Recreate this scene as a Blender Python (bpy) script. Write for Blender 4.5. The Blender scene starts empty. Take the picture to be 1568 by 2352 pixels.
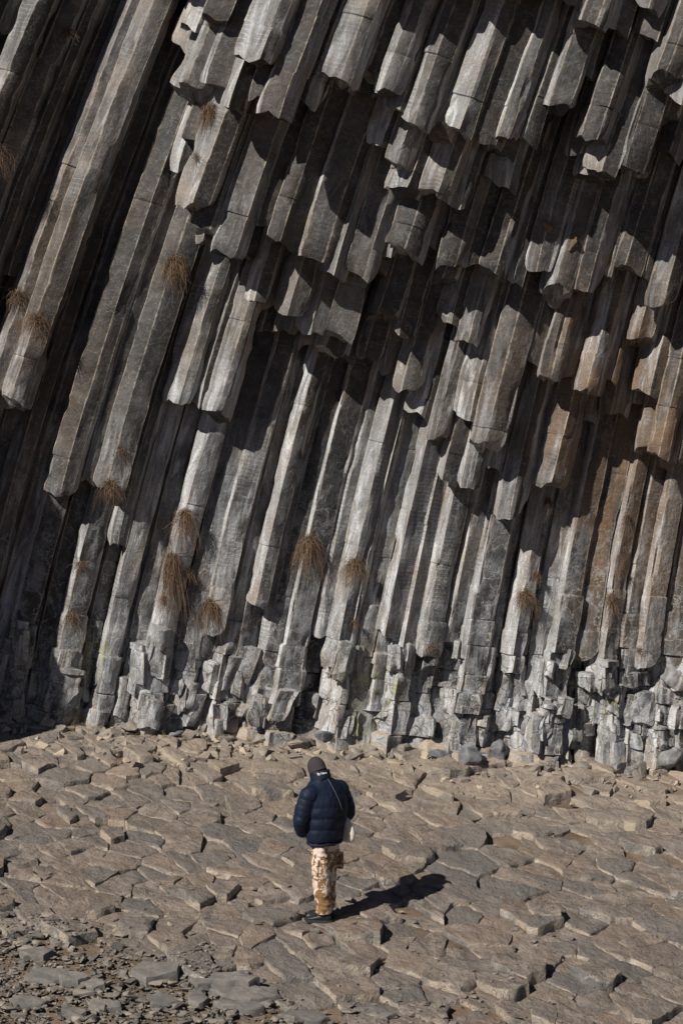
import bpy, math, random
import numpy as np
from mathutils import Vector, Matrix
from mathutils.bvhtree import BVHTree

# ------------------------------------------------------------------ camera, light, exposure
S = bpy.context.scene
COL = S.collection
CAM_H, PITCH, VFOV, CAM_Y = 6.35, math.radians(5.8), math.radians(30), -20.0
cd = bpy.data.cameras.new("camera"); cam = bpy.data.objects.new("camera", cd); COL.objects.link(cam)
cam.location = (0, CAM_Y, CAM_H); cam.rotation_euler = (math.radians(90) - PITCH, 0, 0)
cd.sensor_fit = 'VERTICAL'; cd.angle = VFOV; cd.clip_end = 1000
S.camera = cam
SUN_AZ, SUN_EL = math.radians(43), math.radians(40)
w = bpy.data.worlds.new("World"); S.world = w; w.use_nodes = True
nt = w.node_tree
sky = nt.nodes.new('ShaderNodeTexSky'); sky.sky_type = 'NISHITA'; sky.sun_disc = False
sky.sun_elevation = SUN_EL; sky.sun_rotation = math.pi + SUN_AZ
sky.altitude = 2000; sky.air_density = .35; sky.dust_density = .4
bg = nt.nodes['Background']; bg.inputs['Strength'].default_value = 0.05
nt.links.new(sky.outputs[0], bg.inputs['Color'])
ld = bpy.data.lights.new("sun", 'SUN'); ld.energy = 5.0; ld.angle = math.radians(0.5); ld.color = (1, .94, .86)
lo = bpy.data.objects.new("sun", ld); COL.objects.link(lo)
dvec = Vector((math.sin(SUN_AZ)*math.cos(SUN_EL), math.cos(SUN_AZ)*math.cos(SUN_EL), -math.sin(SUN_EL)))
lo.rotation_euler = dvec.to_track_quat('-Z', 'Y').to_euler(); lo.location = (-15, -15, 20)
S.view_settings.view_transform = 'Standard'; S.view_settings.look = 'None'
S.view_settings.exposure = 0.12; S.view_settings.gamma = 1

# ------------------------------------------------------------------ helpers
FPX = 1176 / math.tan(VFOV/2)
cp, sp = math.cos(PITCH), math.sin(PITCH)
def pix(x, y, z):
    """photo position (1568 x 2352 scale) of a world point"""
    dy, dz = y - CAM_Y, z - CAM_H
    dep = dy*cp - dz*sp
    return 784 + FPX*x/dep, 1176 - FPX*(dy*sp + dz*cp)/dep
def ray(px, py):
    a, b = (px-784)/FPX, (1176-py)/FPX
    return Vector((0, CAM_Y, CAM_H)), Vector((a, cp + b*sp, -sp + b*cp)).normalized()

def _h(ix, iy, iz, seed):
    n = (ix*374761393 + iy*668265263 + iz*2147483647 + seed*1274126177) & 0xffffffff
    n = ((n ^ (n >> 13)) * 1274126177) & 0xffffffff
    n = ((n ^ (n >> 16)) * 2246822519) & 0xffffffff
    return ((n ^ (n >> 15)) & 0xffffff) / 0xffffff
def noise(x, y, z, seed=0):
    x, y, z = np.broadcast_arrays(np.asarray(x, float), np.asarray(y, float), np.asarray(z, float))
    xi, yi, zi = np.floor(x).astype(np.int64), np.floor(y).astype(np.int64), np.floor(z).astype(np.int64)
    fx, fy, fz = x-xi, y-yi, z-zi
    fx, fy, fz = fx*fx*(3-2*fx), fy*fy*(3-2*fy), fz*fz*(3-2*fz)
    r = 0
    for a in (0, 1):
        for b in (0, 1):
            for c in (0, 1):
                r = r + (fx if a else 1-fx)*(fy if b else 1-fy)*(fz if c else 1-fz)*_h(xi+a, yi+b, zi+c, seed)
    return r*2 - 1
def fbm(x, y, z, seed=0, o=3):
    r, amp = 0, 1
    for k in range(o):
        r = r + amp*noise(x*2**k, y*2**k, z*2**k, seed+k*17); amp *= .5
    return r
def sstep(a, b, x):
    t = np.clip((x-a)/(b-a), 0, 1); return t*t*(3-2*t)

def make_mesh(name, V, F, mat, attrs=None, fattrs=None, sharp=30, smooth=True):
    me = bpy.data.meshes.new(name)
    V = np.asarray(V, np.float32)
    if isinstance(F, np.ndarray):
        k = F.shape[1]; ls = np.arange(len(F))*k; lt = np.full(len(F), k); lv = F.ravel()
    else:
        lt = np.array([len(f) for f in F]); ls = np.concatenate([[0], np.cumsum(lt)[:-1]]); lv = np.concatenate([np.asarray(f) for f in F])
    me.vertices.add(len(V)); me.vertices.foreach_set('co', V.ravel())
    me.loops.add(len(lv)); me.loops.foreach_set('vertex_index', lv.astype(np.int32))
    me.polygons.add(len(lt)); me.polygons.foreach_set('loop_start', ls.astype(np.int32)); me.polygons.foreach_set('loop_total', lt.astype(np.int32))
    me.polygons.foreach_set('use_smooth', np.full(len(lt), smooth))
    me.update(calc_edges=True); me.validate()
    for d, dom in ((attrs, 'POINT'), (fattrs, 'FACE')):
        for k, a in (d or {}).items():
            at = me.attributes.new(k, 'FLOAT', dom); at.data.foreach_set('value', np.asarray(a, np.float32))
    if smooth and sharp: me.set_sharp_from_angle(angle=math.radians(sharp))
    if mat: me.materials.append(mat)
    return me
def link(name, data, parent=None, loc=None):
    o = bpy.data.objects.new(name, data); COL.objects.link(o)
    if parent: o.parent = parent
    if loc is not None: o.location = loc
    return o
def tag(o, label, cat, group=None, kind=None):
    if label: o['label'] = label
    if cat: o['category'] = cat
    if group: o['group'] = group
    if kind: o['kind'] = kind
    return o
class Acc:
    """collects pieces of ONE mesh"""
    def __init__(s): s.V = []; s.F = []; s.A = {}; s.FA = {}; s.n = 0
    def add(s, V, F, A=None, FA=None):
        s.V.append(np.asarray(V, float)); s.F += [[i+s.n for i in f] for f in F]; s.n += len(V)
        for k, a in (A or {}).items(): s.A.setdefault(k, []).append(np.broadcast_to(a, len(V)))
        for k, a in (FA or {}).items(): s.FA.setdefault(k, []).append(np.broadcast_to(a, len(F)))
    def mesh(s, name, mat, **kw):
        return make_mesh(name, np.concatenate(s.V), s.F, mat, {k: np.concatenate(a) for k, a in s.A.items()},
                         {k: np.concatenate(a) for k, a in s.FA.items()}, **kw)

# ------------------------------------------------------------------ materials
class NT:
    def __init__(s, name):
        s.m = bpy.data.materials.new(name); s.m.use_nodes = True; s.t = s.m.node_tree
        s.b = s.t.nodes['Principled BSDF']
    def n(s, typ, **kw):
        nd = s.t.nodes.new(typ)
        for k, v in kw.items(): setattr(nd, k, v)
        return nd
    def put(s, sock, v):
        if isinstance(v, bpy.types.NodeSocket): s.t.links.new(v, sock)
        elif isinstance(v, (tuple, list)) and len(v) == 3 and sock.type == 'RGBA': sock.default_value = (*v, 1)
        else: sock.default_value = v
    def attr(s, name): return s.n('ShaderNodeAttribute', attribute_name=name).outputs['Fac']
    def math(s, op, a, b=0.0, c=0.0, clamp=False):
        nd = s.n('ShaderNodeMath', operation=op, use_clamp=clamp)
        for i, v in enumerate((a, b, c)): s.put(nd.inputs[i], v)
        return nd.outputs[0]
    def mul(s, *a):
        r = a[0]
        for b in a[1:]: r = s.math('MULTIPLY', r, b)
        return r
    def vec(s, x, y, z):
        nd = s.n('ShaderNodeCombineXYZ')
        for i, v in enumerate((x, y, z)): s.put(nd.inputs[i], v)
        return nd.outputs[0]
    def noise(s, v, scale, detail=4, rough=.55, dist=0.0):
        nd = s.n('ShaderNodeTexNoise'); s.put(nd.inputs['Vector'], v)
        for k, x in (('Scale', scale), ('Detail', detail), ('Roughness', rough), ('Distortion', dist)): s.put(nd.inputs[k], x)
        return nd.outputs['Fac']
    def voro(s, v, scale, feature='DISTANCE_TO_EDGE', out='Distance'):
        nd = s.n('ShaderNodeTexVoronoi', feature=feature); s.put(nd.inputs['Vector'], v); nd.inputs['Scale'].default_value = scale
        return nd.outputs[out]
    def ramp(s, f, a, b):
        nd = s.n('ShaderNodeMapRange', interpolation_type='SMOOTHSTEP'); s.put(nd.inputs[0], f)
        nd.inputs[1].default_value = a; nd.inputs[2].default_value = b
        return nd.outputs[0]
    def mix(s, f, a, b, blend='MIX'):
        nd = s.n('ShaderNodeMix', data_type='RGBA', blend_type=blend)
        s.put(nd.inputs[0], f); s.put(nd.inputs[6], a); s.put(nd.inputs[7], b); return nd.outputs[2]
    def pos(s): return s.n('ShaderNodeNewGeometry').outputs['Position']
    def obj(s): return s.n('ShaderNodeTexCoord').outputs['Object']
    def nz(s):
        nd = s.n('ShaderNodeSeparateXYZ'); s.put(nd.inputs[0], s.n('ShaderNodeNewGeometry').outputs['Normal']); return nd.outputs[2]
    def bump(s, h, strength, dist, nrm=None):
        nd = s.n('ShaderNodeBump'); s.put(nd.inputs['Height'], h); nd.inputs['Strength'].default_value = strength; nd.inputs['Distance'].default_value = dist
        if nrm: s.put(nd.inputs['Normal'], nrm)
        return nd.outputs[0]
    def done(s, color, rough=.8, nrm=None, spec=.3):
        s.put(s.b.inputs['Base Color'], color); s.put(s.b.inputs['Roughness'], rough)
        s.b.inputs['Specular IOR Level'].default_value = spec
        if nrm: s.put(s.b.inputs['Normal'], nrm)
        return s.m

def cliff_material():
    m = NT('basalt')
    along, around, rnd = m.attr('along'), m.attr('around'), m.attr('rnd')
    edge, tone, gv, stain, lich = m.attr('edge'), m.attr('tone'), m.attr('gv'), m.attr('stain'), m.attr('lichen')
    P = m.pos()
    seed = m.mul(rnd, 91.0)
    sv = m.vec(m.mul(around, 8.0), m.mul(along, 1.3), seed)
    streak = m.noise(sv, 1.0, 8, .66, 1.1)
    fine = m.noise(m.vec(m.mul(around, 34.0), m.mul(along, 9.0), seed), 1.0, 5, .65, .6)
    patch = m.noise(P, 1.6, 5, .6, .4)
    grain = m.noise(P, 45.0, 4, .65)
    # base grey
    low_lift = m.ramp(gv, 6.2, 2.4)  # lower wall paler: mineral wash, plus its brighter light put into the colour
    t = m.math('ADD', m.mul(low_lift, .13), m.math('ADD', m.mul(tone, .58), m.mul(patch, .55)))
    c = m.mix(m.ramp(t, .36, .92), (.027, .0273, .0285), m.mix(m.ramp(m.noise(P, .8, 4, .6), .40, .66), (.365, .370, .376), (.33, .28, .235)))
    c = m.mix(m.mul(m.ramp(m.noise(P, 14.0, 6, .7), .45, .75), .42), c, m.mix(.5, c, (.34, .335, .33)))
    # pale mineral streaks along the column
    amt = m.ramp(m.math('ADD', m.mul(tone, .75), m.math('ADD', m.mul(m.noise(P, .55, 3), .8), m.math('ADD', m.mul(gv, -.036), m.mul(low_lift, .10)))), .36, .82)
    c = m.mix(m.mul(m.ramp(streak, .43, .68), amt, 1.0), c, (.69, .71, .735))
    # brown weather stain
    st = m.mul(stain, m.ramp(m.noise(sv, .6, 5, .6, 1.0), .32, .62))
    c = m.mix(m.mul(st, .85), c, (.20, .125, .070))
    # black patina of the upper left, with shade there also put into the colour
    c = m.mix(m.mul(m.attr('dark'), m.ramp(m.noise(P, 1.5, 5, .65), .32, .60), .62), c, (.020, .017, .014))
    # cross striations (chisel marks) on some faces
    sfreq = m.math('ADD', m.mul(along, 19.0), m.mul(m.noise(P, 5.0, 3), 1.1))
    band = m.math('FRACT', sfreq)
    line = m.ramp(m.math('ABSOLUTE', m.math('SUBTRACT', band, .5)), .5, .28)
    smask = m.mul(m.ramp(m.math('FRACT', m.mul(tone, 7.3)), .52, .70), m.ramp(m.noise(P, 1.7, 3), .46, .62))
    c = m.mix(m.mul(line, smask, .42), c, (.03, .03, .03))
    # thin pale veins / crack net
    dv = m.n('ShaderNodeVectorMath', operation='ADD')
    m.put(dv.inputs[0], P)
    nz3 = m.n('ShaderNodeTexNoise'); m.put(nz3.inputs['Vector'], P); nz3.inputs['Scale'].default_value = 3.0
    sc = m.n('ShaderNodeVectorMath', operation='SCALE'); m.put(sc.inputs[0], nz3.outputs['Color']); sc.inputs['Scale'].default_value = .35
    m.put(dv.inputs[1], sc.outputs[0])
    ve = m.voro(dv.outputs[0], 3.6)
    low = m.ramp(gv, 4.6, .8)
    rid = m.math('ABSOLUTE', m.math('SUBTRACT', m.noise(P, 2.6, 5, .6, .2), .5))
    vein = m.mul(m.math('MAXIMUM', m.mul(m.ramp(ve, .020, .004), m.ramp(m.noise(P, 2.7, 2), .50, .60)), m.ramp(rid, .010, .002)), m.math('ADD', .15, m.mul(low, .6)))
    c = m.mix(vein, c, (.52, .50, .46))
    marb = m.noise(m.vec(m.mul(around, 5.0), m.mul(along, 3.4), seed), 1.0, 7, .72, .35)
    c = m.mix(m.mul(m.ramp(marb, .45, .64), low, .42), c, (.555, .575, .60))
    # worn tan edges
    en = m.noise(P, 9.0, 4, .65)
    c = m.mix(m.mul(m.ramp(m.math('ADD', m.mul(edge, .75), m.mul(en, .6)), .86, 1.08), .8), c, (.44, .375, .295))
    # lichen and dust near the foot
    c = m.mix(m.mul(lich, m.ramp(m.noise(P, 6.0, 5, .7), .46, .56), .45), c, (.40, .40, .14))
    ck = m.voro(dv.outputs[0], 5.2)
    c = m.mix(m.mul(m.ramp(ck, .035, .008), m.ramp(gv, 2.0, .9), m.ramp(m.noise(P, 3.1, 2), .40, .55), .8), c, (.025, .024, .023))
    foot = m.math('ADD', m.ramp(m.attr('gnd'), .46, -.16), m.mul(m.ramp(m.nz(), .30, .8), m.ramp(m.attr('gnd'), 2.5, .5), .6))
    c = m.mix(m.ramp(m.math('ADD', foot, m.mul(m.noise(P, 4.0, 5, .65), 1.1)), 1.0, 1.50), c, (.43, .355, .28))
    c = m.mix(m.ramp(grain, .35, .72), m.mix(.35, c, (.02, .02, .02)), c)
    h = m.math('ADD', m.mul(fine, .5), m.math('ADD', m.mul(grain, .35), m.mul(line, smask, -.22)))
    n1 = m.bump(h, .55, .018)
    n2 = m.bump(m.math('ADD', m.noise(P, 7.0, 5, .6), m.mul(streak, .35)), .5, .045, n1)
    return m.done(c, m.math('ADD', .48, m.mul(grain, .3)), n2, .35)

def paving_material():
    m = NT('paving_basalt')
    P = m.pos(); side, rnd = m.attr('side'), m.attr('rnd')
    big = m.noise(P, .9, 4, .6); mid = m.noise(P, 5.0, 6, .65, .4); fin = m.noise(P, 42.0, 4, .7); spk = m.noise(P, 110.0, 2, .6)
    c = m.mix(m.ramp(mid, .34, .66), (.165, .139, .119), (.285, .241, .206))
    c = m.mix(m.mul(m.ramp(m.math('ADD', big, m.mul(rnd, .25)), .55, .75), .42), c, (.235, .168, .122))
    c = m.mix(m.mul(m.ramp(m.math('FRACT', m.mul(rnd, 7.7)), .40, 1.0), .80), c, (.150, .142, .136))
    # sides of the stones: fresher rock, some grey some cream
    sm = m.noise(P, 2.6, 5, .65, .6)
    cs = m.mix(m.ramp(sm, .40, .60), (.15, .148, .145), (.40, .335, .26))
    cs = m.mix(m.mul(m.ramp(mid, .55, .66), .6), cs, (.50, .47, .43))
    c = m.mix(m.ramp(side, .55, .85), c, cs)
    # broken pale rims
    c = m.mix(m.mul(m.ramp(side, .18, .55), m.ramp(side, .9, .6), m.ramp(fin, .45, .66), .22), c, (.46, .38, .30))
    c = m.mix(m.mul(m.ramp(fin, .58, .75), .55), c, (.38, .32, .26))
    c = m.mix(m.mul(m.ramp(fin, .44, .27), .65), c, (.07, .058, .05))
    c = m.mix(m.mul(m.ramp(spk, .64, .74), .4), c, (.50, .44, .38))
    c = m.mix(m.mul(m.attr('dust'), m.ramp(m.noise(P, 2.4, 5, .7), .30, .62), .75), c, (.38, .315, .25))
    rid = m.math('ABSOLUTE', m.math('SUBTRACT', m.noise(P, 2.9, 4, .6, .8), .5))
    crk = m.mul(m.ramp(rid, .007, .002), m.ramp(m.noise(P, 1.4, 2), .48, .56))
    c = m.mix(m.mul(crk, .8), c, (.05, .042, .036))
    n1 = m.bump(m.math('ADD', m.mul(fin, .8), m.mul(spk, .25)), .9, .018)
    n2 = m.bump(m.math('ADD', mid, m.noise(P, 13.0, 4, .6)), .7, .045, n1)
    return m.done(c, .88, n2, .2)

def soil_material():
    m = NT('dry_soil')
    P = m.pos()
    a, b, cc = m.noise(P, 2.2, 5, .65), m.noise(P, 38.0, 5, .7), m.noise(P, 120.0, 3, .7)
    c = m.mix(m.ramp(a, .35, .68), (.150, .107, .076), (.26, .195, .143))
    c = m.mix(m.mul(m.ramp(b, .57, .70), .7), c, (.36, .30, .24))
    c = m.mix(m.mul(m.ramp(b, .42, .30), .7), c, (.075, .055, .042))
    c = m.mix(m.mul(m.ramp(cc, .62, .74), .6), c, (.42, .36, .29))
    n = m.bump(m.math('ADD', b, m.mul(cc, .6)), 1.0, .018)
    return m.done(c, .95, n, .1)

def stone_material(name, dark, light, pale):
    m = NT(name)
    P, rnd = m.pos(), m.attr('rnd')
    a, b = m.noise(P, 6.0, 5, .65, .3), m.noise(P, 60.0, 4, .7)
    c = m.mix(m.ramp(a, .3, .7), dark, light)
    c = m.mix(m.mul(m.ramp(m.math('ADD', rnd, m.mul(a, .4)), .70, 1.15), .8), c, pale)
    c = m.mix(m.mul(m.ramp(b, .55, .75), .4), c, pale)
    c = m.mix(m.mul(m.ramp(b, .44, .28), .5), c, (.04, .036, .032))
    n = m.bump(m.math('ADD', m.mul(a, .8), m.mul(b, .4)), .8, .02)
    return m.done(c, .85, n, .25)

M_CLIFF = cliff_material(); M_PAVE = paving_material(); M_SOIL = soil_material()
M_CHIP = stone_material('grey_gravel', (.10, .096, .09), (.24, .212, .184), (.44, .375, .305))
M_SLAB = stone_material('grey_slab_rock', (.13, .125, .12), (.235, .215, .195), (.36, .31, .25))
M_BOULD = stone_material('foot_boulder_rock', (.15, .14, .13), (.30, .255, .21), (.50, .41, .31))

M_BLUE = stone_material('blue_grey_boulder_rock', (.085, .09, .098), (.21, .215, .225), (.46, .44, .41))

# ------------------------------------------------------------------ ground level
def gl(x, y):
    x, y = np.asarray(x, float), np.asarray(y, float)
    yc = np.clip(y, -60, 9); xc = np.clip(x, -14, 14)
    r = .12*yc - .115*xc + .05*noise(xc*.45, yc*.45, 0, 5) - .004
    return r + .08*np.clip(yc-4.3, 0, 1.2) + .085*np.clip(-xc-1, 0, 4)*np.clip((yc-2.5)/2.5, 0, 1)

# ------------------------------------------------------------------ cliff
RHO = math.radians(-8)
O = np.array([0, 5.25, .6]); U3 = np.array([math.cos(RHO), -math.sin(RHO), 0]); N3 = np.array([-math.sin(RHO), -math.cos(RHO), 0])
LEAN = .015
VMAX = 11.6
def theta(u, v):
    return np.radians(5.6 + 12.6*np.clip(v/9.6, -.1, 1.15) + 6.2*np.clip(.5-u/9.1, -.4, 1.4))
VG = np.arange(-.8, VMAX+.06, .05)
def streamline(s):
    u = np.zeros_like(VG); i0 = int(np.argmin(abs(VG)))
    u[i0] = s
    for i in range(i0+1, len(VG)): u[i] = u[i-1] + math.tan(theta(u[i-1], VG[i]))*.05
    for i in range(i0-1, -1, -1): u[i] = u[i+1] - math.tan(theta(u[i+1], VG[i]))*.05
    return u
def cw(u, wd, v):
    """cliff coordinates to world"""
    u, wd, v = np.broadcast_arrays(np.asarray(u, float), np.asarray(wd, float), np.asarray(v, float))
    toe = .30*np.exp(-np.clip(v+.2, 0, 9)/.5)
    return O + u[..., None]*U3 + (wd + LEAN*v + toe)[..., None]*N3 + v[..., None]*np.array([0, 0, 1.0])
ABS = -900
TL = {
 1: [(-300,1560),(0,1580),(140,1530),(180,1530),(250,1545),(300,1500),(340,1420),(380,1490),(470,1500),(520,1425),(580,1420),(640,1490),(720,1500),(800,1570),(900,1490),(1000,1470),(1100,1500),(1160,1540),(1250,1435),(1300,1450),(1390,1570),(1500,1500),(1568,1560),(1900,1560)],
 2: [(-300,900),(0,1040),(60,1060),(110,1115),(150,1140),(200,1090),(255,1080),(290,1300),(340,1200),(375,885),(415,890),(470,915),(530,930),(560,960),(600,740),(680,775),(740,790),(800,830),(840,825),(900,835),(950,930),(1000,930),(1005,1085),(1080,1090),(1110,1150),(1160,1145),(1165,1215),(1185,1215),(1190,1115),(1290,1130),(1320,1000),(1390,920),(1480,940),(1500,1070),(1900,1070)],
 3: [(-300,ABS),(425,ABS),(430,480),(495,560),(560,570),(600,700),(640,710),(680,740),(740,745),(800,780),(860,740),(900,750),(1000,755),(1060,720),(1075,1020),(1130,1030),(1175,1000),(1190,790),(1250,830),(1310,870),(1350,890),(1420,865),(1500,890),(1510,1065),(1568,1070),(1900,1060)],
 4: [(-300,ABS),(440,ABS),(445,470),(520,575),(560,570),(600,480),(640,540),(700,560),(740,595),(800,630),(850,590),(930,580),(980,575),(1050,590),(1100,600),(1170,615),(1200,655),(1240,700),(1350,640),(1400,625),(1460,605),(1490,710),(1535,700),(1568,615),(1900,650)],
 5: [(-300,ABS),(490,ABS),(500,260),(600,255),(640,255),(740,210),(870,165),(885,300),(930,455),(1050,445),(1075,340),(1150,345),(1180,545),(1230,560),(1245,480),(1290,290),(1340,420),(1380,398),(1460,392),(1500,380),(1568,300),(1900,300)],
 6: [(-300,ABS),(595,ABS),(600,240),(640,250),(700,185),(800,190),(870,150),(880,205),(930,250),(1000,300),(1050,310),(1130,330),(1200,335),(1245,290),(1290,250),(1340,120),(1365,385),(1460,385),(1500,300),(1568,200),(1900,250)],
 7: [(-300,ABS),(860,ABS),(870,-60),(1000,-40),(1300,-20),(1350,55),(1440,60),(1470,-30),(1520,190),(1568,210),(1900,200)],
}
TA = {k: (np.array([p[0] for p in v], float), np.array([p[1] for p in v], float)) for k, v in TL.items()}
DS = .305
WR = {-2: -.9, -1: -.45, 0: 0, 1: .20, 2: .47, 3: .90, 4: 1.32, 5: 1.78, 6: 2.2, 7: 2.62, 8: 3.05, 9: 3.5}
rng = np.random.default_rng(11)
sites = []   # (s, w, row)
for r in range(-2, 10):
    for i in range(-30, 31):
        sites.append((i*DS + rng.normal(0, .05), WR[r] + (.5*(i % 2) - .25)*(.40 if i < -8 else {1: .20, 2: .22}.get(r, .25 if r > 2 else .20)) + rng.normal(0, .045), r))
SA = np.array(sites)
def cell(i):
    c = SA[i, :2]; d = np.hypot(*(SA[:, :2]-c).T); nb = np.where((d < 1.3) & (d > 1e-6))[0]
    poly = [np.array(p) for p in ((-1, -1), (1, -1), (1, 1), (-1, 1))]
    for j in nb[np.argsort(d[nb])]:
        q = SA[j, :2]-c; h = q@q/2
        out = []
        for a, b in zip(poly, poly[1:]+poly[:1]):
            da, db = a@q-h, b@q-h
            if da <= 0: out.append(a)
            if da*db < 0: out.append(a+(b-a)*da/(da-db))
        poly = out
    # drop tiny edges
    o = []
    for p in poly:
        if not o or np.hypot(*(p-o[-1])) > .05: o.append(p)
    if np.hypot(*(o[0]-o[-1])) < .05: o.pop()
    o = np.array(o); a = -.26 + .12*math.sin(i*2.399); k = .97
    return k*np.stack([o[:, 0]*math.cos(a)-o[:, 1]*math.sin(a), o[:, 0]*math.sin(a)+o[:, 1]*math.cos(a)], 1)

def column(poly, us, wc, v0, v1, seed, rnd, cap_top=False, vstep=.075, fill=0.0):
    R = np.random.default_rng(seed)
    ppts, cor, aro, sid, tt, nor = [], [], [], [], [], []
    K = len(poly); acc = 0
    poly = poly*.985
    for k in range(K):
        a, b = poly[k], poly[(k+1) % K]; e = b-a; L = np.hypot(*e); n = max(3, int(round(L/.07)))
        nn = np.array([e[1], -e[0]])/L
        for j in range(n):
            t = j/n; ppts.append(a+e*t); cor.append(1.0 if j == 0 else 0.0); aro.append(acc+L*t); sid.append(k); tt.append(t)
            nor.append(nn)
        acc += L
    P = np.array(ppts); cor = np.array(cor); aro = np.array(aro); sid = np.array(sid); tt = np.array(tt); nor = np.array(nor)
    prev = np.roll(nor, 1, 0); nor = np.where(cor[:, None] > 0, nor+prev, nor); nor /= np.linalg.norm(nor, axis=1)[:, None]
    edge = np.maximum(cor, 0); edge = np.where(cor > 0, 1.0, np.maximum(0, 1-np.minimum(tt, 1-tt)*4.0)*.55)
    # rings
    js, v = [], v0 + R.uniform(.2, .9)
    while v < v1:
        js.append(v); v += R.uniform(.18, .5) if v < 1.15 else (R.uniform(.3, .8) if v < 2.0 else R.exponential(1.4)+.5)
    vs = list(np.arange(v0, v1, vstep)); js = np.array(js)
    if len(js):
        vs = [q for q in vs if np.min(abs(js-q)) > .03]
        for j in js: vs += [j-.014, j, j+.014]
    vs += [v1]; vs = np.array(sorted(set(vs)))
    nr, n = len(vs), len(P)
    seg = np.searchsorted(js, vs-1e-6) if len(js) else np.zeros(nr, int)
    ns = len(js)+1
    segv = np.concatenate([js, [v1]])
    rub = np.where(segv < 1.0, .75, np.where(segv < 2.1, .35, .10))
    off = R.normal(0, .045, (ns, 2))*rub[:, None]; rot = R.normal(0, .13, ns)*rub; scl = 1+R.normal(0, .06, ns)*rub + .10*(rub > .3)
    groove = np.zeros(nr)
    for j in js: groove += np.where(abs(vs-j) < 1e-6, 1, 0)
    ca, sa = np.cos(rot[seg]), np.sin(rot[seg])
    X, W = P[:, 0][None], P[:, 1][None]
    A = aro[None]; VV = vs[:, None]
    ru = sstep(2.0, .6, VV)
    d = (.010+.035*ru)*fbm(A*2.2, VV*1.0, sid[None]*3.7+seed % 97, 3, 3) + (.0045+.022*ru)*fbm(A*9, VV*6.0, seed % 89, 9, 2)
    d = d + .012*R.normal(0, 1, K)[sid][None]*np.sin(np.pi*tt)[None]
    ch = np.clip(fbm(A*0+sid[None]*5.3, VV*2.6, seed % 71, 21, 3)-.12, 0, 1)
    d = d - cor[None]*(ch*.060 + .004)
    nearc = np.where((np.roll(cor, 1) > 0) | (np.roll(cor, -1) > 0), 1.0, 0)[None]
    d = d - nearc*ch*.014
    d = d - groove[:, None]*(.005+.014*ru)*(0.4+np.abs(noise(A*3, VV*5, seed % 53, 2)))
    Xd, Wd = X + nor[:, 0][None]*d, W + nor[:, 1][None]*d
    s_ = scl[seg][:, None]
    X2 = s_*(Xd*ca[:, None]-Wd*sa[:, None]) + off[seg, 0][:, None]
    W2 = s_*(Xd*sa[:, None]+Wd*ca[:, None]) + off[seg, 1][:, None]
    # broken lower end: tilted, jagged
    tx, tw = R.normal(0, .16), R.normal(-.12, .22)
    je = tx*X2 + tw*W2 + .075*fbm(X2*6, W2*6, seed % 61, 4, 2)
    fall = np.exp(-(VV-v0)/.16)
    bev = np.where(np.arange(nr) == 0, .93, 1.0)[:, None]
    X2, W2 = X2*bev, W2*bev
    uu = np.interp(VV, VG, us); th = theta(uu, VV)
    Vv = VV + je*fall - X2*np.tan(th)*.85
    pts = cw(uu + X2, wc + W2 + fill*np.exp(-np.clip(VV, 0, 9)/.8), Vv).reshape(-1, 3)
    idx = np.arange(nr*n).reshape(nr, n); nx = np.roll(idx, -1, 1)
    F = np.stack([idx[:-1], nx[:-1], nx[1:], idx[1:]], -1).reshape(-1, 4)
    F = [list(f) for f in F[:, ::-1]]
    fn = np.array([nor[np.where((sid == k) & (cor == 0))[0][0]] for k in range(K)])
    tone = np.tile((R.uniform(0, .50, K) + .50*sstep(.45, .75, np.abs(fn[:, 0])))[sid], nr-1)  # angled facets paler, front ones darker: part of the sun's contrast put into colour
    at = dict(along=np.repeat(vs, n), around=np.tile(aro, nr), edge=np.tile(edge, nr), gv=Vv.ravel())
    V = [pts]
    # bottom cap: inner ring + centre, slightly concave
    b0 = idx[0]; ctr = pts[b0].mean(0); hol = R.uniform(-.03, .06)
    inn = pts[b0]*.5 + ctr*.5; inn[:, 2] += hol*.7 + .02*R.normal(0, 1, n)
    V += [inn, (ctr + [0, 0, hol])[None]]
    k0 = nr*n; ii = np.arange(n)+k0; ij = np.roll(ii, -1); bj = np.roll(b0, -1)
    F += [[int(a), int(b), int(c_), int(d_)] for a, b, c_, d_ in zip(b0, bj, ij, ii)]
    F += [[int(a), int(b), k0+n] for a, b in zip(ii, ij)]
    if cap_top:
        tpt = pts[idx[-1]].mean(0)+[0, 0, .03]; V.append(tpt[None]); l = idx[-1]; lj = np.roll(l, -1)
        F += [[int(b), int(a), k0+n+1] for a, b in zip(l, lj)]
    V = np.concatenate(V); m_ = len(V)-nr*n
    for k in at: at[k] = np.concatenate([at[k], np.full(m_, {'along': v0, 'around': 0, 'edge': .2, 'gv': v0}[k])])
    at['around'][k0:] = V[k0:, 0]*1.3
    at['rnd'] = np.full(len(V), rnd)
    x, y, z = V.T
    px_, py_ = pix(x, y, z)
    nzz = fbm(x*.5, z*.35, 0, 31, 3)
    st = np.exp(-((px_-1290)/210)**2-((py_-900)/190)**2) + .75*np.exp(-((px_-1430)/150)**2-((py_-1150)/330)**2) + .5*np.exp(-((px_-120)/200)**2-((py_-760)/420)**2)
    at['stain'] = np.clip(st*(.9+.8*nzz) + .16*(nzz > .2), 0, 1)
    li = 0
    for a, b, c_ in ((835,1560,40), (205,1490,28), (235,1497,16), (905,1590,22), (1325,1540,26), (1420,1620,24), (830,1680,30)): li = li + np.exp(-((px_-a)/c_)**2-((py_-b)/(c_*1.6))**2)
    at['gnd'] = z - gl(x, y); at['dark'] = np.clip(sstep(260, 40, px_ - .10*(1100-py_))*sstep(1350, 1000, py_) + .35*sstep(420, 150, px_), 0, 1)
    at['lichen'] = np.clip(li*1.0, 0, 1)
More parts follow.
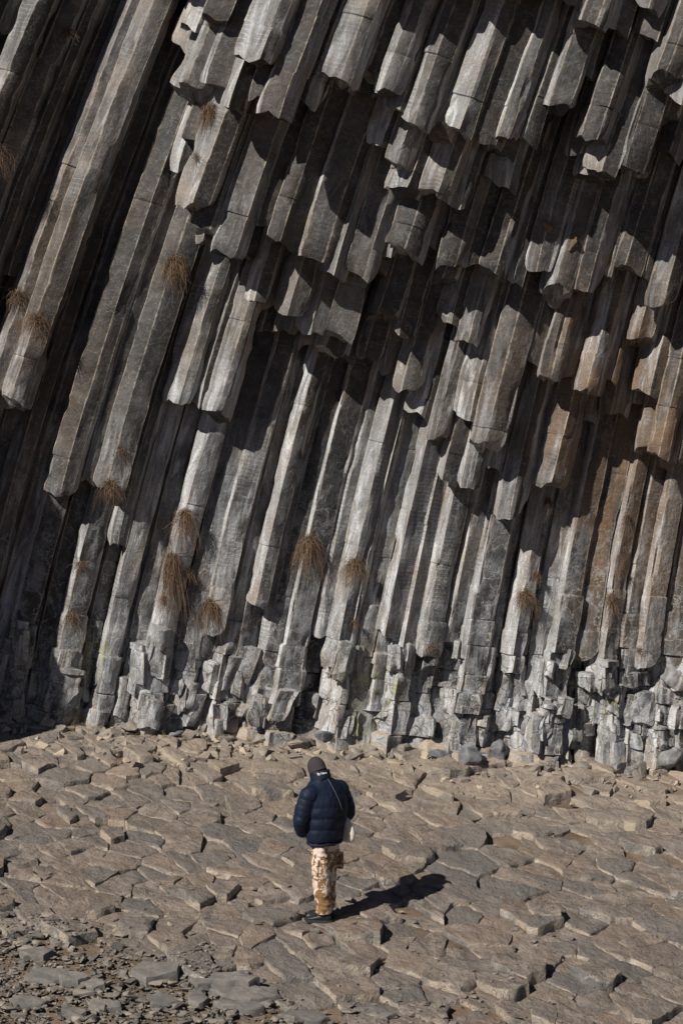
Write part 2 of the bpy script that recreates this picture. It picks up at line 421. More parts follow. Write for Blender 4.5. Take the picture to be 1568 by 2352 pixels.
    fa = dict(tone=np.concatenate([tone, np.full(len(F)-len(tone), R.uniform(.2, .7))]))
    return V, F, at, fa

cols = []
def tline(row, px_):
    return np.interp(px_, *TA[row])
plan = []
for i, (s, wd, r) in enumerate(sites):
    r = int(r)
    if abs(s) > 8.2: continue
    us = streamline(s)
    wp = cw(us, wd, VG); px_, py_ = pix(*wp.T)
    R = np.random.default_rng(1000+i)
    end = -.6
    if r >= 1:
        rr = min(r, 7)
        if r > 7: continue
        T = tline(rr, px_) + R.normal(0, 11 if r > 1 else 34)
        # left part: deep ribs, some of row 3 run on down, some of row 2 are missing
        mid = px_[len(VG)//2]
        if mid < 395 and r == 3 and R.random() < .12: T = tline(2, px_) + R.normal(-40, 60)
        if mid < 330 and r == 2:
            q_ = R.random()
            if q_ < .42: T = tline(2, px_)*0 + R.uniform(-500, 500)
            elif q_ < .55: T = T - R.uniform(100, 450)
        if mid < 300 and r == 1 and R.random() < .25: T = T - R.uniform(200, 900)
        if r == 1 and R.random() < (.82 if mid < 640 else .58): T = T + 400
        if r in (2, 3, 4, 5) and mid > 560 and R.random() < .08: T = T - R.uniform(60, 140)
        ok = np.where(py_ >= T)[0]; ok = ok[VG[ok] > -.5]
        end = VG[ok].max() if len(ok) else -.6
        if not len(ok): end = -.5
    if end > VMAX-.25: continue
    plan.append([i, s, wd, r, us, end])
# top of hidden parts: 1.1 m above the lowest end of the rows in front
for p in plan:
    i, s, wd, r, us, end = p
    fr = [q[5] for q in plan if q[3] in (r+1, r+2) and abs(q[1]-s) < .75]
    fr1 = [q for q in plan if q[3] == r+1 and abs(q[1]-s) < .155]
    fr2 = [q for q in plan if .05 < q[2]-wd < .78 and abs(q[1]-s) < .6]
    top = VMAX
    if len(fr1) >= 1: top = min(VMAX, max([q[5] for q in fr2]) + 1.0)
    if r == -1 and len(fr1) >= 1: top = -.3
    p.append(top)
built = []
for i, s, wd, r, us, end, top in plan:
    if top - end < .15 or r < -1: continue
    uu = np.interp((end+top)/2, VG, us)
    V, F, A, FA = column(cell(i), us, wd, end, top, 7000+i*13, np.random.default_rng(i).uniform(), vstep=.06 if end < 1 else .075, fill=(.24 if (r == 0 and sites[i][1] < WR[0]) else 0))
    px_, py_ = pix(*V.T)
    inside = ((px_ > 0) & (px_ < 1568) & (py_ > 0) & (py_ < 1760)).mean()
    fr = [q for q in plan if q[3] == r+1 and abs(q[1]-s) < .35]
    expo = (min([q[5] for q in fr] + [VMAX]) - end)
    built.append((inside*max(expo, .02)*(top-end)**.3, V, F, A, FA))
built.sort(key=lambda t: -t[0])
cliff = link('cliff', None, loc=(0, 5.25, .6)); tag(cliff, 'dark grey basalt cliff of tall leaning columns with broken overhanging ends', 'cliff', kind='structure')
inv = -np.array([0, 5.25, .6])
rest = Acc(); BV, BF, bn = [], [], 0
for k, (a, V, F, A, FA) in enumerate(built):
    BV.append(V); BF += [[x+bn for x in f] for f in F]; bn += len(V)
    if k < 98:
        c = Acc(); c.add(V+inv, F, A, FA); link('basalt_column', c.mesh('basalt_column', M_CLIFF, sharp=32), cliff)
    else: rest.add(V+inv, F, A, FA)
# spur of the cliff beyond the left edge: shades the foot of the left side
for j, (x, y, h) in enumerate([(-6.35,2.0,6.3),(-6.65,2.5,6.9),(-6.25,3.0,7.6),(-6.95,3.2,8.3),(-6.05,2.4,6.6),(-7.05,2.1,7.0),(-7.35,2.8,8.6),(-6.55,1.6,4.6),(-5.9,3.3,7.2),(-6.65,3.8,9.3),(-7.25,3.9,9.8),(-5.95,3.9,8.2)]):
    R = np.random.default_rng(300+j); an = np.sort(R.uniform(-.25, .25, 6)+np.arange(6)*math.pi/3)
    poly = np.stack([np.cos(an), np.sin(an)], 1)*.42
    rel = np.array([x, y, 0])-O; s0 = rel@U3; w0 = rel@N3
    us = s0 + (VG)*.06
    V, F, A, FA = column(poly, us-.28, w0, -1.0, h, 900+j, R.uniform(), True)
    rest.add(V+inv, F, A, FA)
# broken shards standing against the feet of the columns
SB = BVHTree.FromPolygons([tuple(v) for v in np.concatenate(BV)], BF)
R = np.random.default_rng(210)
for k in range(110):
    a = R.uniform(-120, 1690); b = 1430 + a*.045 + 215*R.uniform(0, 1)**.8
    o_, d_ = ray(a, b); hh = SB.ray_cast(o_, d_)
    if hh[0] is None: continue
    p = np.array(hh[0]); q = p-O; v_ = q[2]
    if v_ > 1.9 or p[2]-float(gl(p[0], p[1])) < .22: continue
    sx, sy, sz = R.uniform(.06, .17), R.uniform(.06, .12), R.uniform(.08, .25)
    n = R.integers(4, 7); an = np.sort(R.uniform(-.5, .5, n)+np.arange(n)*2*math.pi/n)
    poly = np.stack([np.cos(an)*sx, np.sin(an)*sy], 1)
    us = q@U3 - .02 + (VG-v_)*math.tan(R.normal(.17, .12))
    V, F, A, FA = column(poly, us, q@N3 - LEAN*v_ - .30*math.exp(-max(v_+.2, 0)/.5) + R.uniform(-.05, .03), v_-sz, v_+sz, 50000+k, R.uniform(), True, vstep=.05)
    rest.add(V+inv, F, A, FA)
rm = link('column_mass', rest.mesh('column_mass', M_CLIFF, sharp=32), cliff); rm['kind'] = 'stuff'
# solid rock behind the columns
g = 0
bu = np.linspace(-9, 9, 40); bv = np.linspace(-1, VMAX+.3, 30)
UU, VVg = np.meshgrid(bu, bv)
bp = cw(UU, -.55+.05*noise(UU, VVg, 0, 77), VVg).reshape(-1, 3)
idx = np.arange(bp.shape[0]).reshape(UU.shape)
bf = np.stack([idx[:-1, :-1], idx[:-1, 1:], idx[1:, 1:], idx[1:, :-1]], -1).reshape(-1, 4)
br = link('rock_backing', make_mesh('rock_backing', bp+inv, bf, M_CLIFF, {k: np.zeros(len(bp)) for k in ('along', 'around', 'rnd', 'edge', 'gv', 'stain', 'lichen', 'gnd', 'dark')}), cliff)
CL_BVH = BVHTree.FromPolygons([tuple(v) for v in np.concatenate(BV)], BF)

# ------------------------------------------------------------------ ground: one soil sheet to the horizon
def axis(lo, hi, st, far):
    a = np.arange(lo, hi+1e-6, st); o = []
    q, d = hi, st
    while q < far: d *= 1.5; q += d; o.append(q)
    p, d = lo, st; l = []
    while p > -far: d *= 1.5; p -= d; l.append(p)
    return np.array(l[::-1]+list(a)+o)
gx, gy = axis(-6.5, 6.5, .07, 300), axis(-5.5, 7, .07, 300)
GX, GY = np.meshgrid(gx, gy)
GZ = gl(GX, GY) - .036 + .028*fbm(GX*2.0, GY*2.0, 0, 40, 3) + .006*fbm(GX*11, GY*11, 0, 43, 2)
idx = np.arange(GX.size).reshape(GX.shape)
gf = np.stack([idx[:-1, :-1], idx[:-1, 1:], idx[1:, 1:], idx[1:, :-1]], -1).reshape(-1, 4)
gro = link('ground', make_mesh('ground', np.stack([GX, GY, GZ], -1).reshape(-1, 3), gf, M_SOIL, sharp=0))
tag(gro, 'dry brown soil sheet sloping up to the foot of the cliff', 'ground', kind='structure')

# paving of column tops
def gravel_mask(px_, py_):
    """1 where the loose gravel lies (bottom left of the picture)"""
    b = np.interp(px_, [-400, 0, 150, 330, 480, 640, 720, 1200], [2060, 2110, 2150, 2200, 2225, 2280, 2345, 2420])
    return sstep(-60, 55, py_-b)
rg = np.random.default_rng(5)
ps = []
SP = .405
for j in range(-14, 20):
    for i in range(-22, 23):
        x = (i+.5*(j % 2))*SP + rg.normal(0, .115); y = j*SP*.86 + rg.normal(0, .105)
        q_ = rg.random()
        if q_ < .24: ps.append((x+.17, y+.12))
        if q_ < .06: ps.append((x-.12, y+.15))
        if q_ < .83: ps.append((x, y))
PS = np.array(ps)
def vor(i, pts, rad=1.2):
    c = pts[i]; d = np.hypot(*(pts-c).T); nb = np.where((d < rad) & (d > 1e-6))[0]
    poly = [np.array(p) for p in ((-.5, -.5), (.5, -.5), (.5, .5), (-.5, .5))]
    for j in nb[np.argsort(d[nb])][:14]:
        q = pts[j]-c; h = q@q/2; out = []
        for a, b in zip(poly, poly[1:]+poly[:1]):
            da, db = a@q-h, b@q-h
            if da <= 0: out.append(a)
            if da*db < 0: out.append(a+(b-a)*da/(da-db))
        poly = out
    return np.array(poly)
PTOP = []
def paver(poly, c, z0, tx, ty, seed, th, amp=1.0, step=.05):
    """irregular stone prism: poly around c, top at z0 with tilt, thickness th"""
    R = np.random.default_rng(seed); pp = []; K = len(poly); cr = []
    for k in range(K):
        a, b = poly[k], poly[(k+1) % K]; L = np.hypot(*(b-a)); n = max(1, int(L/step))
        for j in range(n): pp.append(a+(b-a)*j/n); cr.append(j == 0)
    P = np.array(pp); n = len(P); wx, wy = P[:, 0]+c[0], P[:, 1]+c[1]
    rad = np.hypot(*P.T)[:, None]+1e-6
    jag = .020*fbm(wx*8, wy*8, seed % 37, 50, 3)*amp
    P = P*(1+jag[:, None]/rad)
    prof = [(1.00, -th, 1), (1.005, -th*.45, 1), (1.0, -.014, .9), (.98, -.002, .5), (.90, 0, .12), (.62, 0, 0), (.32, 0, 0)]
    V, sd = [], []
    for q, (sc, dz, s_) in enumerate(prof):
        Q = P*sc; X, Y = Q[:, 0]+c[0], Q[:, 1]+c[1]
        z = z0 + tx*Q[:, 0] + ty*Q[:, 1] + dz
        if q >= 2: z = z + amp*(.018*fbm(X*4.5, Y*4.5, seed % 41, 61, 3) + .005*noise(X*22, Y*22, 0, 8))
        if q in (2, 3): z = z - amp*.018*np.clip(fbm(X*7, Y*7, seed % 29, 66, 2), 0, 1)
        if q in (0, 1):
            jj = 1+.03*fbm(X*8, Y*8, q*3+seed % 31, 70, 2); X, Y = c[0]+Q[:, 0]*jj, c[1]+Q[:, 1]*jj
        V.append(np.stack([X, Y, z], 1)); sd.append(np.full(n, s_))
    V.append(np.array([[c[0], c[1], z0+amp*.014*float(fbm(c[0]*4.5, c[1]*4.5, seed % 41, 61, 3))]])); sd.append(np.zeros(1))
    F = []
    for q in range(len(prof)-1):
        for j in range(n):
            j2 = (j+1) % n; F.append([q*n+j, q*n+j2, (q+1)*n+j2, (q+1)*n+j])
    l = (len(prof)-1)*n
    for j in range(n): F.append([l+j, l+(j+1) % n, l+n])
    F.append(list(range(n))[::-1])
    return np.concatenate(V), F, np.concatenate(sd)
pav = Acc()
for i in range(len(PS)):
    x, y = PS[i]
    if not (-7.5 < x < 7.5 and -5 < y < 6.4): continue
    zz = float(gl(x, y)); px_, py_ = pix(x, y, zz)
    gm = float(gravel_mask(px_, py_))
    if gm > .55: continue
    R = np.random.default_rng(40000+i)
    near = sstep(1.5, -2.5, y)
    h = .028 + .012*R.normal() + .014*near*R.normal() + .022*float(noise(x*.8, y*.8, 0, 91))
    q_ = R.random()
    if q_ < .13 + .12*near: h += R.uniform(.03, .10)
    elif q_ < .20: h -= R.uniform(.04, .07)
    if py_ > 2300 and px_ < 1150 and R.random() < .6: h -= .1
    if abs(x+.2) < .5 and abs(y+.4) < .34: h = float(gl(-.2, -.4)) + .03 - zz
    h = max(h, -.10)
    poly = vor(i, PS)*R.uniform(.993, 1.015)
    tx, ty = R.normal(-.115, .038), R.normal(.112, .038)
    if abs(x+.2) < .5 and abs(y+.4) < .34: tx = ty = 0
    V, F, sd = paver(poly, (x, y), zz+h, tx, ty, i+17, .22)
    pav.add(V, F, dict(side=sd, rnd=R.uniform(), dust=sstep(1.5, 4.9, V[:, 1])))
pm = link('stone_pavement', pav.mesh('stone_pavement', M_PAVE, sharp=38))
tag(pm, 'brown grey natural pavement of broken basalt column tops below the cliff', 'pavement', kind='structure')
GB = BVHTree.FromPolygons([tuple(v) for v in np.concatenate(pav.V)], pav.F)
def ground_z(x, y):
    h = GB.ray_cast(Vector((x, y, 5)), Vector((0, 0, -1)))
    zg = float(gl(x, y)) - .012
    return max(h[0].z, zg) if h[0] is not None else zg
def ground_at(px_, py_):
    o, d = ray(px_, py_)
    t = 18.0
    for _ in range(4000):
        p = o + d*t
        if p.z <= float(gl(p.x, p.y)): break
        t += .01
    return p

# ------------------------------------------------------------------ loose rocks
def rock_pts(R, sx, sy, sz, n=26):
    """convex-ish angular stone"""
    import bmesh
    bm = bmesh.new()
    for _ in range(n):
        p = R.normal(0, 1, 3); p /= np.max(np.abs(p))**.75*np.linalg.norm(p)**.25
        bm.verts.new((p[0]*sx*R.uniform(.75, 1), p[1]*sy*R.uniform(.75, 1), p[2]*sz*R.uniform(.8, 1)))
    r = bmesh.ops.convex_hull(bm, input=bm.verts)
    bmesh.ops.delete(bm, geom=[v for v in bm.verts if not v.link_faces], context='VERTS')
    bm.verts.index_update()
    V = np.array([v.co[:] for v in bm.verts]); F = [[v.index for v in f.verts] for f in bm.faces]
    bm.free(); return V, F
def rough_rock(R, sx, sy, sz, cuts=3):
    """angular boulder with subdivided, roughened faces"""
    import bmesh
    V, F = rock_pts(R, sx, sy, sz, 12)
    bm = bmesh.new(); vs = [bm.verts.new(v) for v in V]
    for f in F: bm.faces.new([vs[i] for i in f])
    bmesh.ops.recalc_face_normals(bm, faces=bm.faces)
    bmesh.ops.bevel(bm, geom=bm.edges[:], offset=min(sx, sy, sz)*.08, segments=1, affect='EDGES')
    bmesh.ops.triangulate(bm, faces=bm.faces)
    bmesh.ops.subdivide_edges(bm, edges=bm.edges[:], cuts=cuts, use_grid_fill=True)
    bm.verts.index_update(); bm.normal_update()
    P = np.array([v.co[:] for v in bm.verts]); N = np.array([v.normal[:] for v in bm.verts])
    s = R.uniform(0, 50); m_ = max(sx, sy, sz)
    P = P + N*(m_*.09*fbm(P[:, 0]*2.2/m_+s, P[:, 1]*2.2/m_, P[:, 2]*2.2/m_, 33, 3))[:, None]
    F = [[v.index for v in f.verts] for f in bm.faces]; bm.free()
    return P, F
chips = Acc(); R = np.random.default_rng(77); protos = [rock_pts(np.random.default_rng(500+k), 1, 1, 1, 11) for k in range(40)]
cnt = 0
while cnt < 7000:
    x, y = R.uniform(-5.2, 2.6), R.uniform(-3.6, .2)
    zz = float(gl(x, y)); px_, py_ = pix(x, y, zz)
    gm = float(gravel_mask(px_, py_)); strip = .35*sstep(2270, 2350, py_)*sstep(1250, 800, px_)
    pr = max(gm*(1 if px_ < 560 else .62), strip) + .035
    if R.random() > pr: continue
    V, F = protos[R.integers(40)]
    s = min(.011*math.exp(abs(R.normal(0, .75))), .075)
    an = R.uniform(0, 6.28); ca, sa = math.cos(an), math.sin(an)
    Q = V*np.array([s*R.uniform(.9, 1.7), s*R.uniform(.6, 1.0), s*R.uniform(.3, .65)])
    tl = R.normal(0, .3); Q = np.stack([Q[:, 0], Q[:, 1]*math.cos(tl)-Q[:, 2]*math.sin(tl), Q[:, 1]*math.sin(tl)+Q[:, 2]*math.cos(tl)], 1)
    Q = np.stack([Q[:, 0]*ca-Q[:, 1]*sa, Q[:, 0]*sa+Q[:, 1]*ca, Q[:, 2]], 1) + [x, y, ground_z(x, y)+s*.25]
    chips.add(Q, F, dict(rnd=R.uniform()*.75)); cnt += 1
gv_ = link('gravel', chips.mesh('gravel', M_CHIP, sharp=0, smooth=False)); tag(gv_, 'loose grey gravel and small rock chips strewn over brown soil', 'gravel', kind='stuff')

# flat loose slabs: px, py of the middle, half width, half depth, thickness, turn, tilt, label
slabs = [
 (352,2238,.27,.22,.10,.5,(.10,.06),'large dark grey slab with pointed tip, highest on the gravel'),
 (372,2302,.17,.13,.06,.2,(-.05,.1),'squat grey slab lying just below the large pointed slab'),
 (560,2290,.34,.17,.07,-.15,(.04,.05),'long flat grey slab on brown soil with a smaller slab lying on it'),
 (533,2268,.26,.14,.06,.1,(.06,.1),'grey slab resting partly on top of the long flat slab'),
 (462,2262,.12,.10,.06,.4,(.1,.0),'small tan block left of the two stacked slabs'),
 (615,2288,.16,.10,.05,.6,(-.1,.12),'narrow grey slab at the right tip of the stacked pair'),
 (545,2318,.25,.08,.06,-.2,(.05,.1),'low cream edged slab half buried below the stacked pair'),
 (455,2296,.10,.20,.05,.9,(.18,-.1),'thin brown slab standing on edge beside bare soil'),
 (110,2245,.22,.14,.05,.1,(.05,.1),'thin dark slab lying in the gravel left of two blocks'),
 (165,2255,.15,.12,.07,.7,(.06,.04),'dark angular block amid gravel nearest the left slab pile'),
 (80,2195,.17,.11,.05,.3,(.1,.1),'grey slab at the upper edge of the gravel by the left border'),
 (215,2265,.14,.10,.04,-.4,(.05,.12),'thin tilted slab amid gravel between two dark blocks'),
 (60,2300,.20,.10,.04,.2,(.05,.05),'flat grey slab sunk in gravel near the lower left corner'),
 (690,2340,.28,.10,.05,.0,(.04,.1),'flat grey slab cut by the bottom edge of the picture'),
 (860,2330,.20,.11,.05,.15,(.03,.06),'flat grey slab on soil furthest right along the bottom edge'),
 (245,2315,.16,.10,.05,.5,(.1,.1),'dark slab lying in gravel below the thin tilted slab'),
 (170,2330,.13,.09,.05,-.3,(.0,.1),'small dark slab in gravel close to the bottom edge'),
]
for k, (a, b, sx, sy, th, rot, tl, lab) in enumerate(slabs):
    R = np.random.default_rng(600+k); p = ground_at(a, b); n = R.integers(5, 8)
    an = np.sort(np.arange(n)*2*math.pi/n + R.uniform(-.33, .33, n)) + rot
    rr = R.uniform(.8, 1.1, n)
    poly = np.stack([np.cos(an)*rr*sx, np.sin(an)*rr*sy], 1)
    cr, sr = math.cos(rot*.3), math.sin(rot*.3); poly = poly@np.array([[cr, sr], [-sr, cr]])
    tl = (tl[0]*.6-.09, tl[1]*.6+.03); zt = float(gl(p.x, p.y)) + th*.8
    if 'on top of the long' in lab: zt += .06
    V, F, sd = paver(poly, (p.x, p.y), zt, tl[0], tl[1]+.06, 900+k, th*1.6, amp=.9, step=.035)
    loc = Vector((p.x, p.y, zt-th))
    me = make_mesh('rock_slab', V-np.array(loc), F, M_SLAB, {'rnd': np.full(len(V), R.uniform(0, .5)), 'side': sd}, sharp=38)
    tag(link('rock_slab', me, loc=loc), lab, 'rock slab', 'loose slabs in the foreground')

# boulders along the foot of the cliff
bould = [
 (1075,1738,.22,.2,.17,'blue grey rounded boulder at the cliff foot, biggest right of the cap'),
 (1145,1722,.20,.18,.20,'tall pale boulder leaning on the cliff foot beside the blue grey one'),
 (1010,1735,.18,.15,.12,'low banded boulder left of the blue grey boulder'),
 (930,1730,.17,.14,.12,'small tan boulder against the cliff foot right of the beanie'),
 (850,1725,.18,.14,.12,'flat topped cream boulder just right of the beanie'),
 (745,1688,.17,.13,.09,'low grey block at the cliff foot straight above the beanie'),
 (690,1705,.24,.15,.08,'wide cream slab with dark hollow left of the beanie'),
 (605,1695,.2,.16,.09,'flat tan slab against cliff foot, second left of the beanie'),
 (520,1705,.16,.13,.08,'small pale wedge shaped block at the cliff foot'),
 (1230,1760,.2,.15,.10,'broad tan block at the cliff foot right of the tall pale boulder'),
 (1340,1770,.19,.15,.12,'pale block at the cliff foot below the lichen patch'),
 (1450,1775,.2,.14,.12,'grey block at the cliff foot second from the right border'),
 (1535,1735,.22,.16,.16,'grey streaked boulder at the cliff foot by the right border'),
 (1545,1560,.22,.2,.19,'bulging dark boulder wedged low in the cliff by right border'),
 (400,1690,.2,.14,.07,'flat grey slab left of the small pale wedge'),
 (300,1665,.18,.14,.07,'tan slab at the cliff foot below the leaning broken columns'),
 (130,1672,.18,.12,.06,'low tan block at the edge of the cliff shade'),
]
for k, (a, b, sx, sy, sz, lab) in enumerate(bould):
    R = np.random.default_rng(800+k)
    o, d = ray(a, b); h = CL_BVH.ray_cast(o, d); p = ground_at(a, b)
    if h[0] is not None and (h[0]-o).length < (p-o).length: p = h[0] + Vector((0, -sy*.2, 0))
    else: p = Vector((p.x, p.y, p.z+sz*.25))
    V, F = rough_rock(R, sx, sy, sz)
    V = V@np.array(Matrix.Rotation(R.uniform(0, 6), 3, 'Z'))
    me = make_mesh('boulder', V, F, M_BLUE if ('grey' in lab or 'dark b' in lab) else M_BOULD, {'rnd': np.full(len(V), R.uniform(.1, .7))}, sharp=35)
    tag(link('boulder', me, loc=p), lab, 'boulder', 'boulders along the cliff foot')

# rubble between the columns' feet: too many small pieces to count
rub = Acc(); R = np.random.default_rng(31)
for k in range(1700):
    a = R.uniform(-60, 1640); base = 1658 + a*.062
    b = base + R.normal(0, 20) + (R.exponential(26) if R.random() < .5 else 0)
    p = ground_at(a, b)
    s = .022*math.exp(abs(R.normal(0, .75))); s = min(s, .12)
    V, F = protos[R.integers(40)]
    Q = V*np.array([s*R.uniform(.8, 1.5), s*R.uniform(.7, 1.2), s*R.uniform(.45, .9)])
    Q = Q@np.array(Matrix.Rotation(R.uniform(0, 6), 3, Vector(R.normal(0, 1, 3))))
    rub.add(Q+np.array([p.x, p.y, p.z+s*.2]), F, dict(rnd=R.uniform()))
tag(link('rubble', rub.mesh('rubble', M_BOULD, sharp=0, smooth=False)), 'tan broken stone rubble heaped along the foot of the cliff', 'rubble', kind='stuff')

# ------------------------------------------------------------------ dry grass tufts hanging from the cracks
def grass_material(name, a, b):
    m = NT(name); r = m.attr('rnd')
    return m.done(m.mix(r, a, b), .7, None, .2)
M_GRASS = grass_material('dry_grass', (.070, .041, .027), (.235, .158, .098))
M_WEED = grass_material('dry_weed', (.20, .16, .07), (.22, .21, .10))
def tuft(R, rx, drop, n, spread=1.0):
    """blades rooted at the origin, arching out towards -y and down; rx half width, drop hanging length (m)"""
    V, F, rn = [], [], []; k = 0
    for _ in range(n):
        L = R.uniform(.3, 1.15)
        a = R.normal(0, 1.25); out = np.array([math.sin(a)*rx*2.0*L, -abs(math.cos(a))*rx*1.0*L*R.uniform(.4, 1.3), R.uniform(-.5, 1.3)*rx*spread])
        g_ = drop*L*R.uniform(.5, 1.1)
        if R.random() < .3: out = R.normal(0, 1, 3)*rx*1.3*L; out[1] = -abs(out[1]); g_ *= .2
        st = np.array([R.normal(0, rx*.22), R.normal(0, .015), R.normal(0, rx*.22)])
        m = 7; c = []
        for j in range(m):
            t = j/(m-1); p = st + out*(t*(1-.30*t)) + np.array([0, 0, -g_*t*t*1.05]) + np.array([.03*math.sin(5*t+a*9), .02*math.sin(6*t+a*5), .02*math.sin(4*t+L*30)])*t
            c.append(p)
        wv = np.array([math.cos(a*3), math.sin(a*3)*.5, .3]); wv /= np.linalg.norm(wv); wd = R.uniform(.0016, .0036)
        rr = R.uniform()
        for j in range(m):
            q = wd*(1-.75*j/(m-1)); V += [c[j]-wv*q, c[j]+wv*q]; rn += [rr, rr]
        for j in range(m-1): F.append([k+2*j, k+2*j+1, k+2*j+3, k+2*j+2])
        k += 2*m
    return np.array(V), F, np.array(rn)
tufts = [
 (168,88,30,30,120,'spiky brown grass tuft uppermost on the left columns'),
 (473,235,36,70,260,'bushy red brown grass tuft under a broken end above the thin star shaped tuft'),
 (440,348,30,25,50,'thin star shaped grass tuft with few straight blades'),
 (402,585,44,75,300,'full brown grass tuft hanging in the middle of the long left columns'),
 (16,355,40,70,220,'shaded grass tuft cut by the left border, the upper one'),
 (42,690,34,40,150,'red brown shaded grass tuft, upper of two close together near the left border'),
 (84,745,40,40,170,'dark spreading grass tuft, lower of two close together near the left border'),
 (255,1125,36,55,180,'pale fan of dry grass at the foot of a ribbed column'),
 (402,1165,38,80,240,'dark brown shaded grass tuft right above the longest hanging tuft'),
 (385,1265,34,150,420,'longest hanging tuft of dry grass, like a brown beard'),
 (432,1325,18,35,70,'small red grass tuft touching the right side of the brown beard'),
 (708,1255,44,95,330,'large tuft of tangled grass hanging above a stump, left of the round one'),
 (836,1308,44,55,260,'round brown grass tuft like a mop in the middle of the sunlit columns'),
 (482,1370,34,75,220,'ragged grass tuft hanging left of a square cut column end'),
 (186,1308,22,28,80,'small red grass tuft in shade, upper of two beside the broken ribbed column'),
 (165,1425,26,50,90,'thin red grass in shade, lower of two beside the broken ribbed column'),
 (1268,1165,26,34,90,'wispy grass tuft below a broken end in the brown stained part'),
 (1205,1378,36,55,220,'brown grass tuft with loose stems low on the right, broader than its neighbour'),
 (1243,1332,18,34,80,'small upright grass tuft just above the broader low right tuft'),
 (1402,1370,26,60,110,'thin reddish grass hanging in a shaded groove low on the right'),
 (1424,1315,16,34,60,'small sprig of reddish grass above the thin grass in the groove'),
 (1466,1505,14,18,50,'tiny red sprig rooted in a dark crack near the right border'),
 (815,1440,16,26,50,'little sparse sprig low below the mop of grass'),
 (280,1045,22,40,40,'few curved stems sprouting from shaded rock above the pale fan'),
 (1438,1195,14,60,50,'faint thin grass line in the groove above the reddish sprigs'),
 (990,1500,22,18,60,'small red sprig among broken blocks at the low centre right'),
 (375,1385,18,30,50,'few hanging stems under the tip of the brown beard'),
]
for k, (a, b, rx, dr, n, lab) in enumerate(tufts):
    best = None
    for ox in (-22, -11, 0, 11, 22):
        for oy in (-14, 0, 14):
            o, d = ray(a+ox*min(1, rx/30), b+oy); hh = CL_BVH.ray_cast(o, d)
            if hh[0] is not None and (best is None or hh[3]+.004*abs(ox) < best[0]): best = (hh[3]+.004*abs(ox), hh)
    if best is None: continue
    h = best[1]; sc_ = h[3]/FPX
    R = np.random.default_rng(2000+k); V, F, rn = tuft(R, rx*sc_*.62, dr*sc_*1.05, int(n*1.5))
    me = make_mesh('grass_tuft', V, F, M_GRASS, {'rnd': rn}, sharp=0)
    tag(link('grass_tuft', me, loc=h[0]+Vector((0, -.02, 0))), lab, 'grass tuft', 'dry grass tufts growing on the cliff')
weeds = Acc(); R = np.random.default_rng(55)
for k in range(46):
    a = R.choice([R.uniform(100, 760), R.uniform(800, 1560)], p=[.75, .25]); b = 1668 + a*.055 + R.normal(0, 12); p = ground_at(a, b)
    V, F, rn = tuft(R, .05, .012, 16, 2.2); V[:, 2] = abs(V[:, 2])
    weeds.add(V+np.array([p.x, p.y-.05, ground_z(p.x, p.y-.05)]), F, dict(rnd=rn))
tag(link('weeds', weeds.mesh('weeds', M_WEED, sharp=0)), 'sparse yellowish weeds sprouting along the foot of the cliff', 'weeds', kind='stuff')
# mud nests under the overhang
M_MUD = stone_material('nest_mud', (.10, .065, .04), (.20, .13, .08), (.24, .17, .11))
for k, (a, b, lab) in enumerate([(1257,522,'round brown mud nest stuck under the overhang, the upper left one'), (1312,556,'brown crumbly mud nest under the overhang, the lower right one')]):
    o, d = ray(a, b); h = CL_BVH.ray_cast(o, d)
    if h[0] is None: continue
    R = np.random.default_rng(90+k); V, F = rough_rock(R, .085, .07, .09+.03*k)
    V = V*(1+.10*fbm(V[:, 0]*40, V[:, 1]*40, V[:, 2]*40, 3, 2))[:, None]
    tag(link('mud_nest', make_mesh('mud_nest', V, F, M_MUD, {'rnd': np.full(len(V), .2)}, sharp=0), loc=h[0]), lab, 'nest', 'mud nests under the overhang')
# ------------------------------------------------------------------ the person
def fabric(name, col, rough=.55, spec=.3, col2=None, bumpy=(90.0, .15, .004)):
    m = NT(name); P = m.obj()
    n = m.noise(P, bumpy[0], 3, .6); f = m.noise(P, 14.0, 4, .6)
    c = m.mix(m.ramp(f, .3, .7), col, col2 or tuple(x*1.25 for x in col))
    nm = m.bump(m.math('ADD', f, m.mul(n, bumpy[1])), .5, bumpy[2]*2)
    return m.done(c, rough, nm, spec)
M_NAVY = fabric('navy_nylon', (.0062, .0112, .0265), .6, .25)
M_SKIN = fabric('skin', (.48, .27, .19), .55, .35)
M_BLACK = fabric('black_shoe', (.012, .013, .014), .5, .35)
M_SOLE = fabric('dark_sole', (.030, .032, .034), .7, .2)
M_CANVAS = fabric('cream_canvas', (.66, .63, .53), .85, .15, (.72, .69, .59))
M_CORD = fabric('grey_cord', (.10, .10, .105), .7, .2)
M_DCORD = fabric('black_cord', (.01, .01, .012), .7, .2)
M_WHITE = fabric('white_thread', (.78, .78, .76), .7, .2)
def knit_material():
    m = NT('charcoal_knit'); r = m.attr('rib')
    c = m.mix(m.ramp(r, .2, .8), (.022, .019, .021), (.085, .074, .077))
    return m.done(c, .95, m.bump(m.noise(m.obj(), 160.0, 3), .6, .003), .1)
M_KNIT = knit_material()
